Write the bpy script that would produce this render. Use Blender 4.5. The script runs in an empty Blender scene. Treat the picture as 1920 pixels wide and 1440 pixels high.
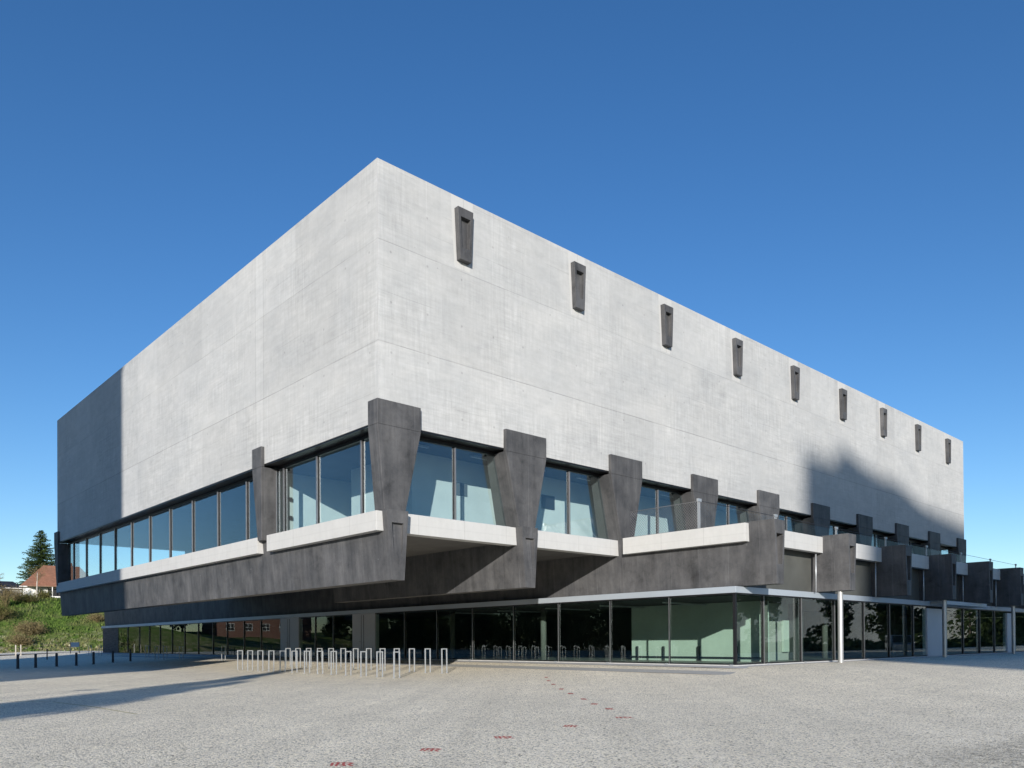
import bpy, bmesh, math, random
from mathutils import Vector, Matrix, noise
random.seed(7)
S = bpy.context.scene
COL = S.collection
R = math.radians

# ------------------------------------------------------------------ camera
cam_d = bpy.data.cameras.new("camera"); cam = bpy.data.objects.new("camera", cam_d); COL.objects.link(cam)
F = Vector((0.67932869, 0.73378728, 0.00829185)); RT = Vector((0.7338339, -0.679294, -0.00688963)); UP = Vector((-5.7707e-04, -1.07651e-02, 0.99994189))
cam.matrix_world = Matrix(((RT.x, UP.x, -F.x, -14.529), (RT.y, UP.y, -F.y, -22.142), (RT.z, UP.z, -F.z, 0.987), (0, 0, 0, 1)))
cam_d.sensor_fit = 'HORIZONTAL'; cam_d.sensor_width = 36; cam_d.lens = 27.70; cam_d.shift_y = 0.245
cam_d.clip_start = 0.1; cam_d.clip_end = 3000
S.camera = cam

# ------------------------------------------------------------------ light
SUN_EL = 14.2
w = bpy.data.worlds.new("World"); S.world = w; w.use_nodes = True
nt = w.node_tree; bg = nt.nodes['Background']
sky = nt.nodes.new('ShaderNodeTexSky'); sky.sky_type = 'NISHITA'; sky.sun_disc = False
sky.sun_elevation = R(SUN_EL); sky.sun_rotation = R(225); sky.altitude = 600
sky.air_density = 1.0; sky.dust_density = 0.25; sky.ozone_density = 3.0
hs_ = nt.nodes.new('ShaderNodeHueSaturation'); hs_.inputs['Saturation'].default_value = 1.20; hs_.inputs['Hue'].default_value = 0.506
nt.links.new(sky.outputs[0], hs_.inputs['Color']); nt.links.new(hs_.outputs[0], bg.inputs[0]); bg.inputs[1].default_value = 0.116
sl = bpy.data.lights.new("sun", 'SUN'); sun = bpy.data.objects.new("sun", sl); COL.objects.link(sun)
sl.energy = 4.7; sl.angle = R(0.45); sl.color = (1.0, 0.94, 0.86)
sd = Vector((0.7071*math.cos(R(SUN_EL)), 0.7071*math.cos(R(SUN_EL)), -math.sin(R(SUN_EL))))
sun.rotation_euler = sd.to_track_quat('-Z', 'Y').to_euler()
S.view_settings.view_transform = 'Standard'; S.view_settings.look = 'None'
S.view_settings.exposure = 0.42; S.view_settings.gamma = 1.0
S.render.engine = 'CYCLES'; S.cycles.max_bounces = 8; S.cycles.transparent_max_bounces = 16
S.cycles.caustics_reflective = False; S.cycles.caustics_refractive = False

# ------------------------------------------------------------------ materials
class NT:
    def __init__(s, name):
        s.m = bpy.data.materials.new(name); s.m.use_nodes = True; s.t = s.m.node_tree
        s.b = s.t.nodes['Principled BSDF']
    def n(s, ty, **kw):
        x = s.t.nodes.new(ty)
        for k, v in kw.items(): setattr(x, k, v)
        return x
    def l(s, a, b): s.t.links.new(a, b)
    def val(s, sock, v):
        if hasattr(v, 'links') or isinstance(v, bpy.types.NodeSocket): s.l(v, sock)
        else: sock.default_value = v
    def math(s, op, a, b=0.0, c=0.0, clamp=False):
        x = s.n('ShaderNodeMath', operation=op, use_clamp=clamp)
        s.val(x.inputs[0], a); s.val(x.inputs[1], b); s.val(x.inputs[2], c)
        return x.outputs[0]
    def noise(s, vec, scale, detail=3, rough=0.55, dist=0.0):
        x = s.n('ShaderNodeTexNoise'); s.l(vec, x.inputs['Vector']); x.inputs['Scale'].default_value = scale
        x.inputs['Detail'].default_value = detail; x.inputs['Roughness'].default_value = rough; x.inputs['Distortion'].default_value = dist
        return x.outputs['Fac']
    def comb(s, x, y, z):
        c = s.n('ShaderNodeCombineXYZ'); s.val(c.inputs[0], x); s.val(c.inputs[1], y); s.val(c.inputs[2], z); return c.outputs[0]
    def rng(s, v, a, b, c, d):
        x = s.n('ShaderNodeMapRange'); s.val(x.inputs[0], v)
        for i, q in enumerate((a, b, c, d)): x.inputs[i+1].default_value = q
        return x.outputs[0]
    def mix(s, f, a, b, mode='MIX'):
        x = s.n('ShaderNodeMix', data_type='RGBA', blend_type=mode); s.val(x.inputs[0], f)
        for sock, v in ((x.inputs[6], a), (x.inputs[7], b)):
            if isinstance(v, tuple): sock.default_value = (*v, 1) if len(v) == 3 else v
            else: s.l(v, sock)
        return x.outputs[2]
    def pos(s):
        g = s.n('ShaderNodeNewGeometry'); sp = s.n('ShaderNodeSeparateXYZ'); s.l(g.outputs['Position'], sp.inputs[0])
        sn = s.n('ShaderNodeSeparateXYZ'); s.l(g.outputs['Normal'], sn.inputs[0])
        return g.outputs['Position'], sp.outputs, sn.outputs
    def bump(s, h, strength=0.3, dist=0.01):
        x = s.n('ShaderNodeBump'); x.inputs['Strength'].default_value = strength; x.inputs['Distance'].default_value = dist
        s.l(h, x.inputs['Height']); s.l(x.outputs[0], s.b.inputs['Normal'])

def simple(name, col, rough=0.6, metal=0.0, var=0.15, scale=3.0, spec=0.5):
    k = NT(name); P, p, n = k.pos()
    f = k.rng(k.noise(P, scale, 4), 0.3, 0.7, 1-var, 1+var)
    v = k.n('ShaderNodeVectorMath', operation='SCALE'); v.inputs[0].default_value = col; k.l(f, v.inputs['Scale'])
    k.l(v.outputs[0], k.b.inputs['Base Color']); k.b.inputs['Roughness'].default_value = rough; k.b.inputs['Metallic'].default_value = metal
    k.b.inputs['Specular IOR Level'].default_value = spec
    return k.m

def line(k, coord, period, offset, width):
    """1 on a thin line every period"""
    a = k.math('MODULO', k.math('ADD', coord, offset + 1000*period), period)
    d = k.math('ABSOLUTE', k.math('SUBTRACT', a, period/2))
    return k.rng(d, period/2 - width, period/2 - width*0.4, 0, 1)

def light_concrete():
    k = NT('light_concrete'); P, p, n = k.pos()
    side = k.math('GREATER_THAN', k.math('ABSOLUTE', n[0]), 0.6)
    h = k.math('ADD', k.math('MULTIPLY', side, p[1]), k.math('MULTIPLY', k.math('SUBTRACT', 1.0, side), p[0]))
    z = p[2]
    # fine horizontal board grain, fine vertical grain: woven look, in patches
    hz = k.noise(k.comb(k.math('MULTIPLY', h, 0.75), side, k.math('MULTIPLY', z, 11.0)), 1.0, 7, 0.78)
    vt = k.noise(k.comb(k.math('MULTIPLY', h, 8.0), side, k.math('MULTIPLY', z, 0.7)), 1.0, 5, 0.7)
    patch = k.rng(k.noise(k.comb(h, side, k.math('MULTIPLY', z, 1.3)), 0.22, 3, 0.5), 0.40, 0.62, 0.0, 1.0)
    blot = k.noise(k.comb(k.math('MULTIPLY', h, 0.55), side, z), 0.5, 7, 0.70, 0.5)
    cloud = k.noise(k.comb(h, side, k.math('MULTIPLY', z, 1.6)), 1.7, 6, 0.72, 0.3)
    mic = k.noise(P, 9.0, 3, 0.7)
    brd = k.noise(k.comb(k.math('MULTIPLY', h, 0.18), side, k.math('MULTIPLY', z, 5.2)), 1.0, 2, 0.5)
    # panel tone: one tone for each formwork panel
    cell = k.n('ShaderNodeTexWhiteNoise', noise_dimensions='3D')
    k.l(k.comb(k.math('FLOOR', k.math('DIVIDE', k.math('ADD', h, 0.4), 3.07)), side, k.math('FLOOR', k.math('DIVIDE', k.math('SUBTRACT', z, 0.85), 3.4))), cell.inputs[0])
    woven = k.math('MULTIPLY', k.math('SUBTRACT', k.math('MULTIPLY', hz, vt), 0.25), k.math('MULTIPLY_ADD', patch, 1.5, 0.35))
    f = k.math('ADD', 1.0, k.math('MULTIPLY', woven, 0.78))
    f = k.math('ADD', f, k.math('MULTIPLY', k.math('SUBTRACT', blot, 0.5), 0.34))
    f = k.math('ADD', f, k.math('MULTIPLY', k.math('SUBTRACT', cloud, 0.5), 0.34))
    f = k.math('ADD', f, k.math('MULTIPLY', k.math('SUBTRACT', mic, 0.5), 0.06))
    f = k.math('ADD', f, k.math('MULTIPLY', k.math('SUBTRACT', cell.outputs[0], 0.5), 0.105))
    f = k.math('ADD', f, k.math('MULTIPLY', k.math('SUBTRACT', brd, 0.5), 0.12))
    wob = k.math('MULTIPLY', k.math('SUBTRACT', k.noise(P, 0.5, 2), 0.5), 0.03)
    jz = line(k, k.math('ADD', z, wob), 3.4, -0.85, 0.028)      # pour joints
    jv = line(k, h, 3.07, 1.05, 0.016)                           # panel joints
    jb = line(k, k.math('ADD', z, wob), 0.85, -0.85, 0.012)      # boards
    brk = k.rng(k.noise(k.comb(h, side, z), 0.35, 2), 0.48, 0.56, 0.0, 1.0)
    j11 = k.rng(k.math('ABSOLUTE', k.math('SUBTRACT', z, 11.05)), 0.3, 0.5, 1.0, 0.45)
    jz = k.math('MULTIPLY', jz, j11)
    f = k.math('SUBTRACT', f, k.math('MULTIPLY', k.math('MULTIPLY', jz, k.rng(cloud, 0.35, 0.6, 0.4, 1.0)), 0.26))
    f = k.math('ADD', f, k.math('MULTIPLY', k.math('MULTIPLY', jv, k.rng(brk, 0, 1, 0.35, 1)), 0.15))
    f = k.math('SUBTRACT', f, k.math('MULTIPLY', k.math('MULTIPLY', jb, k.rng(k.noise(k.comb(k.math('MULTIPLY', h, 0.5), side, k.math('MULTIPLY', z, 2.3)), 1.0, 1), 0.5, 0.56, 0.0, 1.0)), 0.17))
    # paler cast strips: beside the corner, and above the pier on the short side
    cs = k.rng(h, 0.20, 0.24, 1.0, 0.0)
    ps = k.math('MULTIPLY', side, k.math('MULTIPLY', k.rng(h, 8.50, 8.54, 0, 1), k.rng(h, 9.20, 9.24, 1, 0)))
    pe = k.math('MULTIPLY', side, k.math('ADD', k.rng(k.math('ABSOLUTE', k.math('SUBTRACT', h, 8.50)), 0.015, 0.035, 1, 0), k.rng(k.math('ABSOLUTE', k.math('SUBTRACT', h, 9.24)), 0.015, 0.035, 1, 0)))
    f = k.math('ADD', f, k.math('MULTIPLY', k.math('MAXIMUM', cs, ps), 0.055))
    f = k.math('SUBTRACT', f, k.math('MULTIPLY', pe, 0.16))
    # tie holes
    hx = k.math('SUBTRACT', k.math('MODULO', k.math('ADD', h, 1000*3.07+0.25), 1.535), 0.7675)
    hzz = k.math('SUBTRACT', k.math('MODULO', k.math('ADD', z, 170.3), 1.7), 0.85)
    dd = k.math('SQRT', k.math('ADD', k.math('MULTIPLY', hx, hx), k.math('MULTIPLY', hzz, hzz)))
    hole = k.math('MULTIPLY', k.rng(dd, 0.03, 0.055, 1, 0), k.rng(k.noise(P, 0.8, 1), 0.47, 0.5, 0.2, 1.0))
    f = k.math('SUBTRACT', f, k.math('MULTIPLY', hole, 0.22))
    # sparse darker pores
    vo = k.n('ShaderNodeTexVoronoi'); k.l(P, vo.inputs['Vector']); vo.inputs['Scale'].default_value = 1.6
    pore = k.math('MULTIPLY', k.rng(vo.outputs['Distance'], 0.03, 0.055, 1, 0), k.math('GREATER_THAN', k.noise(P, 1.1, 1), 0.55))
    f = k.math('SUBTRACT', f, k.math('MULTIPLY', pore, 0.22))
    # weathering runs just under the top edge
    run = k.math('MULTIPLY', k.rng(z, 15.6, 17.2, 0.0, 1.0), k.rng(k.noise(k.comb(k.math('MULTIPLY', h, 2.2), side, k.math('MULTIPLY', z, 0.12)), 1.0, 4, 0.7), 0.5, 0.75, 0.0, 0.10))
    f = k.math('SUBTRACT', f, run)
    col = k.mix(k.rng(blot, 0.3, 0.7, 0, 1), (0.395, 0.403, 0.405), (0.424, 0.424, 0.415))
    v = k.n('ShaderNodeVectorMath', operation='SCALE'); k.l(col, v.inputs[0]); k.l(f, v.inputs['Scale'])
    k.l(v.outputs[0], k.b.inputs['Base Color']); k.b.inputs['Roughness'].default_value = 0.85
    k.b.inputs['Specular IOR Level'].default_value = 0.3
    hgt = k.math('SUBTRACT', k.math('ADD', hz, k.math('MULTIPLY', mic, 0.6)), k.math('ADD', k.math('MULTIPLY', jz, 2.0), hole))
    k.bump(hgt, 0.16, 0.010)
    return k.m

def dark_concrete():
    k = NT('dark_concrete'); P, p, n = k.pos()
    side = k.math('GREATER_THAN', k.math('ABSOLUTE', n[0]), 0.6)
    h = k.math('ADD', k.math('MULTIPLY', side, p[1]), k.math('MULTIPLY', k.math('SUBTRACT', 1.0, side), p[0]))
    z = p[2]
    vt = k.noise(k.comb(k.math('MULTIPLY', h, 5.0), p[0], k.math('MULTIPLY', z, 0.5)), 1.0, 5, 0.65)
    vl = k.noise(k.comb(k.math('MULTIPLY', h, 1.3), p[0], k.math('MULTIPLY', z, 0.35)), 1.0, 4, 0.6)
    bl = k.noise(P, 1.1, 5, 0.65)
    mic = k.noise(P, 14.0, 3, 0.7)
    cell = k.n('ShaderNodeTexWhiteNoise', noise_dimensions='3D')
    k.l(k.comb(k.math('FLOOR', k.math('DIVIDE', h, 1.35)), side, 0.0), cell.inputs[0])
    f = k.math('ADD', 1.0, k.math('MULTIPLY', k.math('SUBTRACT', vt, 0.5), 0.95))
    f = k.math('ADD', f, k.math('MULTIPLY', k.math('SUBTRACT', vl, 0.5), 1.1))
    f = k.math('ADD', f, k.math('MULTIPLY', k.math('SUBTRACT', bl, 0.5), 1.25))
    f = k.math('ADD', f, k.math('MULTIPLY', k.math('SUBTRACT', mic, 0.5), 0.35))
    f = k.math('ADD', f, k.math('MULTIPLY', k.math('SUBTRACT', cell.outputs[0], 0.5), 0.16))
    j = line(k, h, 1.35, 0.0, 0.014)
    f = k.math('ADD', f, k.math('MULTIPLY', k.math('MULTIPLY', j, k.rng(vl, 0.4, 0.6, 0.2, 1.0)), 0.5))
    lime = k.rng(k.noise(k.comb(k.math('MULTIPLY', h, 3.2), p[0], k.math('MULTIPLY', z, 0.22)), 1.0, 5, 0.7), 0.60, 0.76, 0.0, 0.55)
    f = k.math('ADD', f, lime)
    vp = k.n('ShaderNodeTexVoronoi'); k.l(P, vp.inputs['Vector']); vp.inputs['Scale'].default_value = 1.3
    f = k.math('ADD', f, k.rng(vp.outputs['Distance'], 0.02, 0.045, 1.3, 0.0))
    dk = k.rng(k.noise(k.comb(k.math('MULTIPLY', h, 0.9), p[0], k.math('MULTIPLY', z, 1.4)), 1.0, 5, 0.7, 0.4), 0.55, 0.72, 0.0, 0.32)
    f = k.math('SUBTRACT', f, dk)
    oi = k.n('ShaderNodeObjectInfo')
    f = k.math('MULTIPLY', f, k.rng(oi.outputs['Random'], 0, 1, 0.88, 1.14))
    f = k.math('MAXIMUM', f, 0.25)
    col = k.mix(k.rng(bl, 0.3, 0.7, 0, 1), (0.066, 0.067, 0.071), (0.077, 0.076, 0.077))
    v = k.n('ShaderNodeVectorMath', operation='SCALE'); k.l(col, v.inputs[0]); k.l(f, v.inputs['Scale'])
    k.l(v.outputs[0], k.b.inputs['Base Color']); k.b.inputs['Roughness'].default_value = 0.62
    k.b.inputs['Specular IOR Level'].default_value = 0.35
    k.bump(k.math('ADD', k.math('ADD', vt, mic), j), 0.3, 0.008)
    return k.m

def gravel():
    k = NT('gravel_asphalt'); P, p, n = k.pos()
    v1 = k.n('ShaderNodeTexVoronoi'); k.l(P, v1.inputs['Vector']); v1.inputs['Scale'].default_value = 42
    v2 = k.n('ShaderNodeTexVoronoi'); k.l(P, v2.inputs['Vector']); v2.inputs['Scale'].default_value = 110
    s1 = k.n('ShaderNodeSeparateColor'); k.l(v1.outputs['Color'], s1.inputs[0])
    s2 = k.n('ShaderNodeSeparateColor'); k.l(v2.outputs['Color'], s2.inputs[0])
    r1 = k.n('ShaderNodeValToRGB'); k.l(s1.outputs[0], r1.inputs[0])
    e = r1.color_ramp.elements; e[0].position = 0.0; e[0].color = (0.12, 0.12, 0.115, 1); e[1].position = 1.0; e[1].color = (1.0, 0.98, 0.93, 1)
    for q, c in ((0.10, 0.42), (0.28, 0.72), (0.60, 0.83), (0.90, 0.93)):
        z = e.new(q); z.color = (c*1.0, c*0.975, c*0.92, 1)
    tone = k.mix(s1.outputs[1], (1.06, 1.0, 0.88), (1.09, 1.0, 0.80))
    c = k.mix(1.0, r1.outputs[0], tone, 'MULTIPLY')
    g2 = k.rng(s2.outputs[0], 0, 1, 0.70, 1.28)
    big = k.noise(P, 0.16, 5, 0.6); mid = k.noise(P, 1.3, 4, 0.6)
    f = k.math('MULTIPLY', g2, k.math('ADD', k.rng(big, 0.3, 0.7, 0.93, 1.05), k.rng(mid, 0.3, 0.7, -0.05, 0.05)))
    wr = k.math('MULTIPLY', k.rng(k.math('ADD', p[1], k.math('MULTIPLY', p[0], 0.14)), -18.7, -19.3, 0, 1), k.rng(p[0], -6.5, -3.5, 0, 1))
    f = k.math('MULTIPLY', f, k.math('SUBTRACT', 1.0, k.math('MULTIPLY', wr, k.rng(k.noise(P, 6.2, 3), 0.35, 0.65, 0.1, 0.42))))
    dirt = k.rng(k.noise(P, 0.45, 6, 0.7, 0.6), 0.58, 0.76, 0.0, 0.10)
    f = k.math('MULTIPLY', f, k.math('SUBTRACT', 1.0, dirt))
    # faint tyre-swept bands curving past the hall
    sw = k.noise(k.comb(k.math('MULTIPLY', k.math('SUBTRACT', p[0], p[1]), 0.8), k.math('MULTIPLY', k.math('ADD', p[0], p[1]), 0.03), 0.0), 1.0, 3, 0.6)
    f = k.math('MULTIPLY', f, k.rng(sw, 0.3, 0.7, 0.93, 1.06))
    v = k.n('ShaderNodeVectorMath', operation='SCALE'); k.l(c, v.inputs[0]); k.l(f, v.inputs['Scale'])
    k.l(v.outputs[0], k.b.inputs['Base Color']); k.b.inputs['Roughness'].default_value = 0.9
    k.b.inputs['Specular IOR Level'].default_value = 0.25
    hh = k.math('ADD', k.math('MULTIPLY', v1.outputs['Distance'], -1.0), k.math('MULTIPLY', v2.outputs['Distance'], -0.4))
    k.bump(hh, 0.8, 0.014)
    return k.m

def glass(name, tint, fmin, fgain, rough=0.0):
    k = NT(name); k.t.nodes.remove(k.b)
    out = [x for x in k.t.nodes if x.type == 'OUTPUT_MATERIAL'][0]
    tr = k.n('ShaderNodeBsdfTransparent'); tr.inputs[0].default_value = (*tint, 1)
    gl = k.n('ShaderNodeBsdfGlossy'); gl.inputs['Roughness'].default_value = rough; gl.inputs[0].default_value = (0.93, 0.97, 1, 1)
    g_ = k.n('ShaderNodeNewGeometry'); dt = k.n('ShaderNodeVectorMath', operation='DOT_PRODUCT')
    k.l(g_.outputs['Normal'], dt.inputs[0]); k.l(g_.outputs['Incoming'], dt.inputs[1])
    cs_ = k.math('ABSOLUTE', dt.outputs['Value']); sch = k.math('POWER', k.math('SUBTRACT', 1.0, cs_), 5.0)
    # panes are never perfectly flat
    P, p, n = k.pos()
    b = k.n('ShaderNodeBump'); b.inputs['Strength'].default_value = 0.06; b.inputs['Distance'].default_value = 0.01
    k.l(k.noise(P, 0.8, 2), b.inputs['Height']); k.l(b.outputs[0], gl.inputs['Normal'])
    f = k.math('MULTIPLY_ADD', sch, fgain, fmin, clamp=True)
    mx = k.n('ShaderNodeMixShader'); k.l(f, mx.inputs[0]); k.l(tr.outputs[0], mx.inputs[1]); k.l(gl.outputs[0], mx.inputs[2])
    k.l(mx.outputs[0], out.inputs[0])
    return k.m

def grass_mat():
    k = NT('grass'); P, p, n = k.pos()
    a = k.noise(P, 0.16, 5, 0.6); b = k.noise(P, 1.5, 5, 0.75); c = k.noise(P, 0.6, 3, 0.7)
    col = k.mix(k.rng(b, 0.3, 0.7, 0, 1), (0.045, 0.092, 0.016), (0.115, 0.17, 0.036))
    low = k.math('MULTIPLY', k.rng(p[2], 0.0, 3.8, 1.0, 0.0), k.rng(c, 0.42, 0.58, 0, 1.0))
    dry = k.math('MAXIMUM', k.rng(a, 0.50, 0.66, 0, 0.6), low)
    col = k.mix(dry, col, (0.22, 0.19, 0.095))
    col = k.mix(k.math('MULTIPLY', low, k.rng(b, 0.52, 0.62, 0, 1)), col, (0.5, 0.46, 0.36))
    k.l(col, k.b.inputs['Base Color']); k.b.inputs['Roughness'].default_value = 0.95
    k.b.inputs['Specular IOR Level'].default_value = 0.1
    k.bump(b, 0.8, 0.25)
    return k.m

def tiles_mat():
    k = NT('roof_tiles'); P, p, n = k.pos()
    a = k.noise(P, 2.6, 4, 0.7); b = k.noise(P, 0.5, 3, 0.6)
    col = k.mix(k.rng(a, 0.3, 0.7, 0, 1), (0.19, 0.08, 0.045), (0.35, 0.165, 0.10))
    col = k.mix(k.rng(b, 0.45, 0.75, 0, 0.6), col, (0.16, 0.10, 0.07))
    st = line(k, p[2], 0.22, 0, 0.07)
    col = k.mix(k.math('MULTIPLY', st, 0.5), col, (0.07, 0.03, 0.02))
    k.l(col, k.b.inputs['Base Color']); k.b.inputs['Roughness'].default_value = 0.85
    return k.m

def brick_mat():
    k = NT('red_brick'); P, p, n = k.pos()
    a = k.noise(P, 3.0, 4, 0.7)
    col = k.mix(k.rng(a, 0.3, 0.7, 0, 1), (0.12, 0.05, 0.034), (0.19, 0.08, 0.055))
    col = k.mix(k.math('MULTIPLY', line(k, p[2], 0.25, 0, 0.03), 0.5), col, (0.35, 0.3, 0.26))
    k.l(col, k.b.inputs['Base Color']); k.b.inputs['Roughness'].default_value = 0.9
    return k.m

def leaf_mat(name, c1, c2, tr=0.25):
    k = NT(name); P, p, n = k.pos()
    col = k.mix(k.rng(k.noise(P, 1.3, 4, 0.7), 0.3, 0.7, 0, 1), c1, c2)
    k.l(col, k.b.inputs['Base Color']); k.b.inputs['Roughness'].default_value = 0.7
    k.b.inputs['Specular IOR Level'].default_value = 0.2
    out = [x for x in k.t.nodes if x.type == 'OUTPUT_MATERIAL'][0]
    t = k.n('ShaderNodeBsdfTranslucent'); k.l(col, t.inputs[0]); mx = k.n('ShaderNodeMixShader'); mx.inputs[0].default_value = tr
    k.l(k.b.outputs[0], mx.inputs[1]); k.l(t.outputs[0], mx.inputs[2]); k.l(mx.outputs[0], out.inputs[0])
    return k.m

def stone_wall_mat():
    k = NT('dark_stone_wall'); P, p, n = k.pos()
    a = k.noise(k.comb(k.math('MULTIPLY', p[1], 1.2), 0.0, k.math('MULTIPLY', p[2], 7.0)), 1.0, 4, 0.7)
    col = k.mix(k.rng(a, 0.3, 0.7, 0, 1), (0.035, 0.03, 0.026), (0.13, 0.11, 0.095))
    k.l(col, k.b.inputs['Base Color']); k.b.inputs['Roughness'].default_value = 0.8
    k.bump(a, 0.5, 0.03)
    return k.m

M = {}
M['lc'] = light_concrete(); M['dc'] = dark_concrete(); M['gravel'] = gravel()
M['fascia'] = simple('polished_dark_fascia', (0.085, 0.088, 0.082), 0.5, 0, 0.15, 1.0, 0.25)
def band_mat():
    k = NT('smooth_pale_concrete'); P, p, n = k.pos()
    side = k.math('GREATER_THAN', k.math('ABSOLUTE', n[0]), 0.6)
    h = k.math('ADD', k.math('MULTIPLY', side, p[1]), k.math('MULTIPLY', k.math('SUBTRACT', 1.0, side), p[0]))
    drip = k.noise(k.comb(k.math('MULTIPLY', h, 6.0), side, k.math('MULTIPLY', p[2], 0.8)), 1.0, 4, 0.7)
    a = k.noise(P, 1.6, 5, 0.7)
    f = k.math('ADD', 1.0, k.math('MULTIPLY', k.math('SUBTRACT', drip, 0.5), 0.16))
    f = k.math('ADD', f, k.math('MULTIPLY', k.math('SUBTRACT', a, 0.5), 0.20))
    f = k.math('SUBTRACT', f, k.math('MULTIPLY', line(k, h, 2.05, 0.4, 0.014), 0.22))
    f = k.math('SUBTRACT', f, k.math('MULTIPLY', k.rng(k.math('ABSOLUTE', k.math('SUBTRACT', p[2], 5.02)), 0.0, 0.03, 1, 0), 0.06))
    v = k.n('ShaderNodeVectorMath', operation='SCALE'); v.inputs[0].default_value = (0.47, 0.47, 0.46); k.l(f, v.inputs['Scale'])
    k.l(v.outputs[0], k.b.inputs['Base Color']); k.b.inputs['Roughness'].default_value = 0.8; k.b.inputs['Specular IOR Level'].default_value = 0.3
    k.bump(a, 0.2, 0.01)
    return k.m
M['band'] = band_mat()
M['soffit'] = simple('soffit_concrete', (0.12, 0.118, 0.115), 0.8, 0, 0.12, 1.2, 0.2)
M['inner'] = simple('interior_concrete', (0.58, 0.62, 0.60), 0.85, 0, 0.07, 0.9, 0.2)
M['inner_green'] = simple('ground_floor_inner_wall', (0.44, 0.48, 0.455), 0.85, 0, 0.08, 0.9, 0.2)
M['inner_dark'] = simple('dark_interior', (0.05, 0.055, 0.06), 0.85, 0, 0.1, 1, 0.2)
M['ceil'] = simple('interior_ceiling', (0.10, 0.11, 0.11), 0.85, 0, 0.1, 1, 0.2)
M['floor'] = simple('interior_floor', (0.16, 0.17, 0.16), 0.45, 0, 0.1, 1, 0.4)
M['frame'] = simple('anodised_black', (0.015, 0.015, 0.017), 0.35, 0.3, 0.1, 3)
M['steel'] = simple('brushed_steel_mullion', (0.30, 0.30, 0.31), 0.35, 0.8, 0.08, 4)
M['galv'] = simple('galvanised_steel', (0.40, 0.42, 0.44), 0.42, 0.45, 0.12, 14)
M['canopy'] = simple('canopy_aluminium', (0.42, 0.47, 0.52), 0.45, 0.35, 0.05, 0.6)
M['pole'] = simple('painted_steel_column', (0.40, 0.40, 0.40), 0.35, 0.5, 0.05, 4)
M['door'] = simple('grey_door_panel', (0.44, 0.46, 0.50), 0.45, 0.1, 0.04, 1.0)
M['glassU'] = glass('upper_window_glass', (0.90, 0.96, 0.97), 0.10, 0.9)
M['glassG'] = glass('ground_floor_glass', (0.86, 0.935, 0.90), 0.045, 0.8)
M['glassB'] = glass('balustrade_glass', (0.99, 0.995, 0.993), 0.006, 0.22)
M['grass'] = grass_mat(); M['tiles'] = tiles_mat(); M['brick'] = brick_mat(); M['stonewall'] = stone_wall_mat()
M['white'] = simple('white_render', (0.74, 0.73, 0.70), 0.85, 0, 0.06, 1)
M['wood'] = simple('weathered_timber', (0.20, 0.13, 0.08), 0.8, 0, 0.2, 3)
M['bark'] = simple('bark', (0.10, 0.075, 0.055), 0.9, 0, 0.3, 4)
M['birch'] = simple('pale_bark', (0.50, 0.46, 0.40), 0.85, 0, 0.25, 3)
M['spruce'] = leaf_mat('spruce_needles', (0.012, 0.03, 0.008), (0.07, 0.10, 0.022))
M['twig'] = leaf_mat('dry_twigs', (0.12, 0.09, 0.05), (0.33, 0.27, 0.13))
M['bush'] = leaf_mat('olive_shrub_leaves', (0.05, 0.06, 0.015), (0.20, 0.19, 0.06))
M['darktree'] = leaf_mat('dark_tree_leaves', (0.015, 0.028, 0.01), (0.06, 0.09, 0.025))
M['bollard'] = simple('dark_painted_steel', (0.035, 0.04, 0.05), 0.5, 0.4, 0.1, 4)
M['red'] = simple('red_marking_paint', (0.52, 0.10, 0.08), 0.8, 0, 0.3, 30)
M['yellow'] = simple('faded_yellow_paint', (0.52, 0.45, 0.25), 0.85, 0, 0.15, 12)
M['strip'] = simple('dark_drain_asphalt', (0.40, 0.395, 0.37), 0.9, 0, 0.25, 18)
M['plinth'] = simple('pale_plinth_concrete', (0.46, 0.46, 0.45), 0.85, 0, 0.1, 5)
M['crack'] = simple('bitumen_seam', (0.03, 0.03, 0.03), 0.8, 0, 0.1, 5)
M['path'] = simple('pale_path_asphalt', (0.50, 0.48, 0.44), 0.9, 0, 0.12, 1.5)
M['blue'] = simple('blue_panel_paint', (0.02, 0.05, 0.10), 0.5, 0, 0.05, 4)
M['carpaint'] = simple('silver_car_paint', (0.45, 0.47, 0.50), 0.3, 0.5, 0.03, 2)
M['black'] = simple('black_rubber', (0.02, 0.02, 0.02), 0.7, 0, 0.1, 5)
M['far'] = simple('grey_render', (0.35, 0.35, 0.34), 0.9, 0, 0.06, 0.5)

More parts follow.
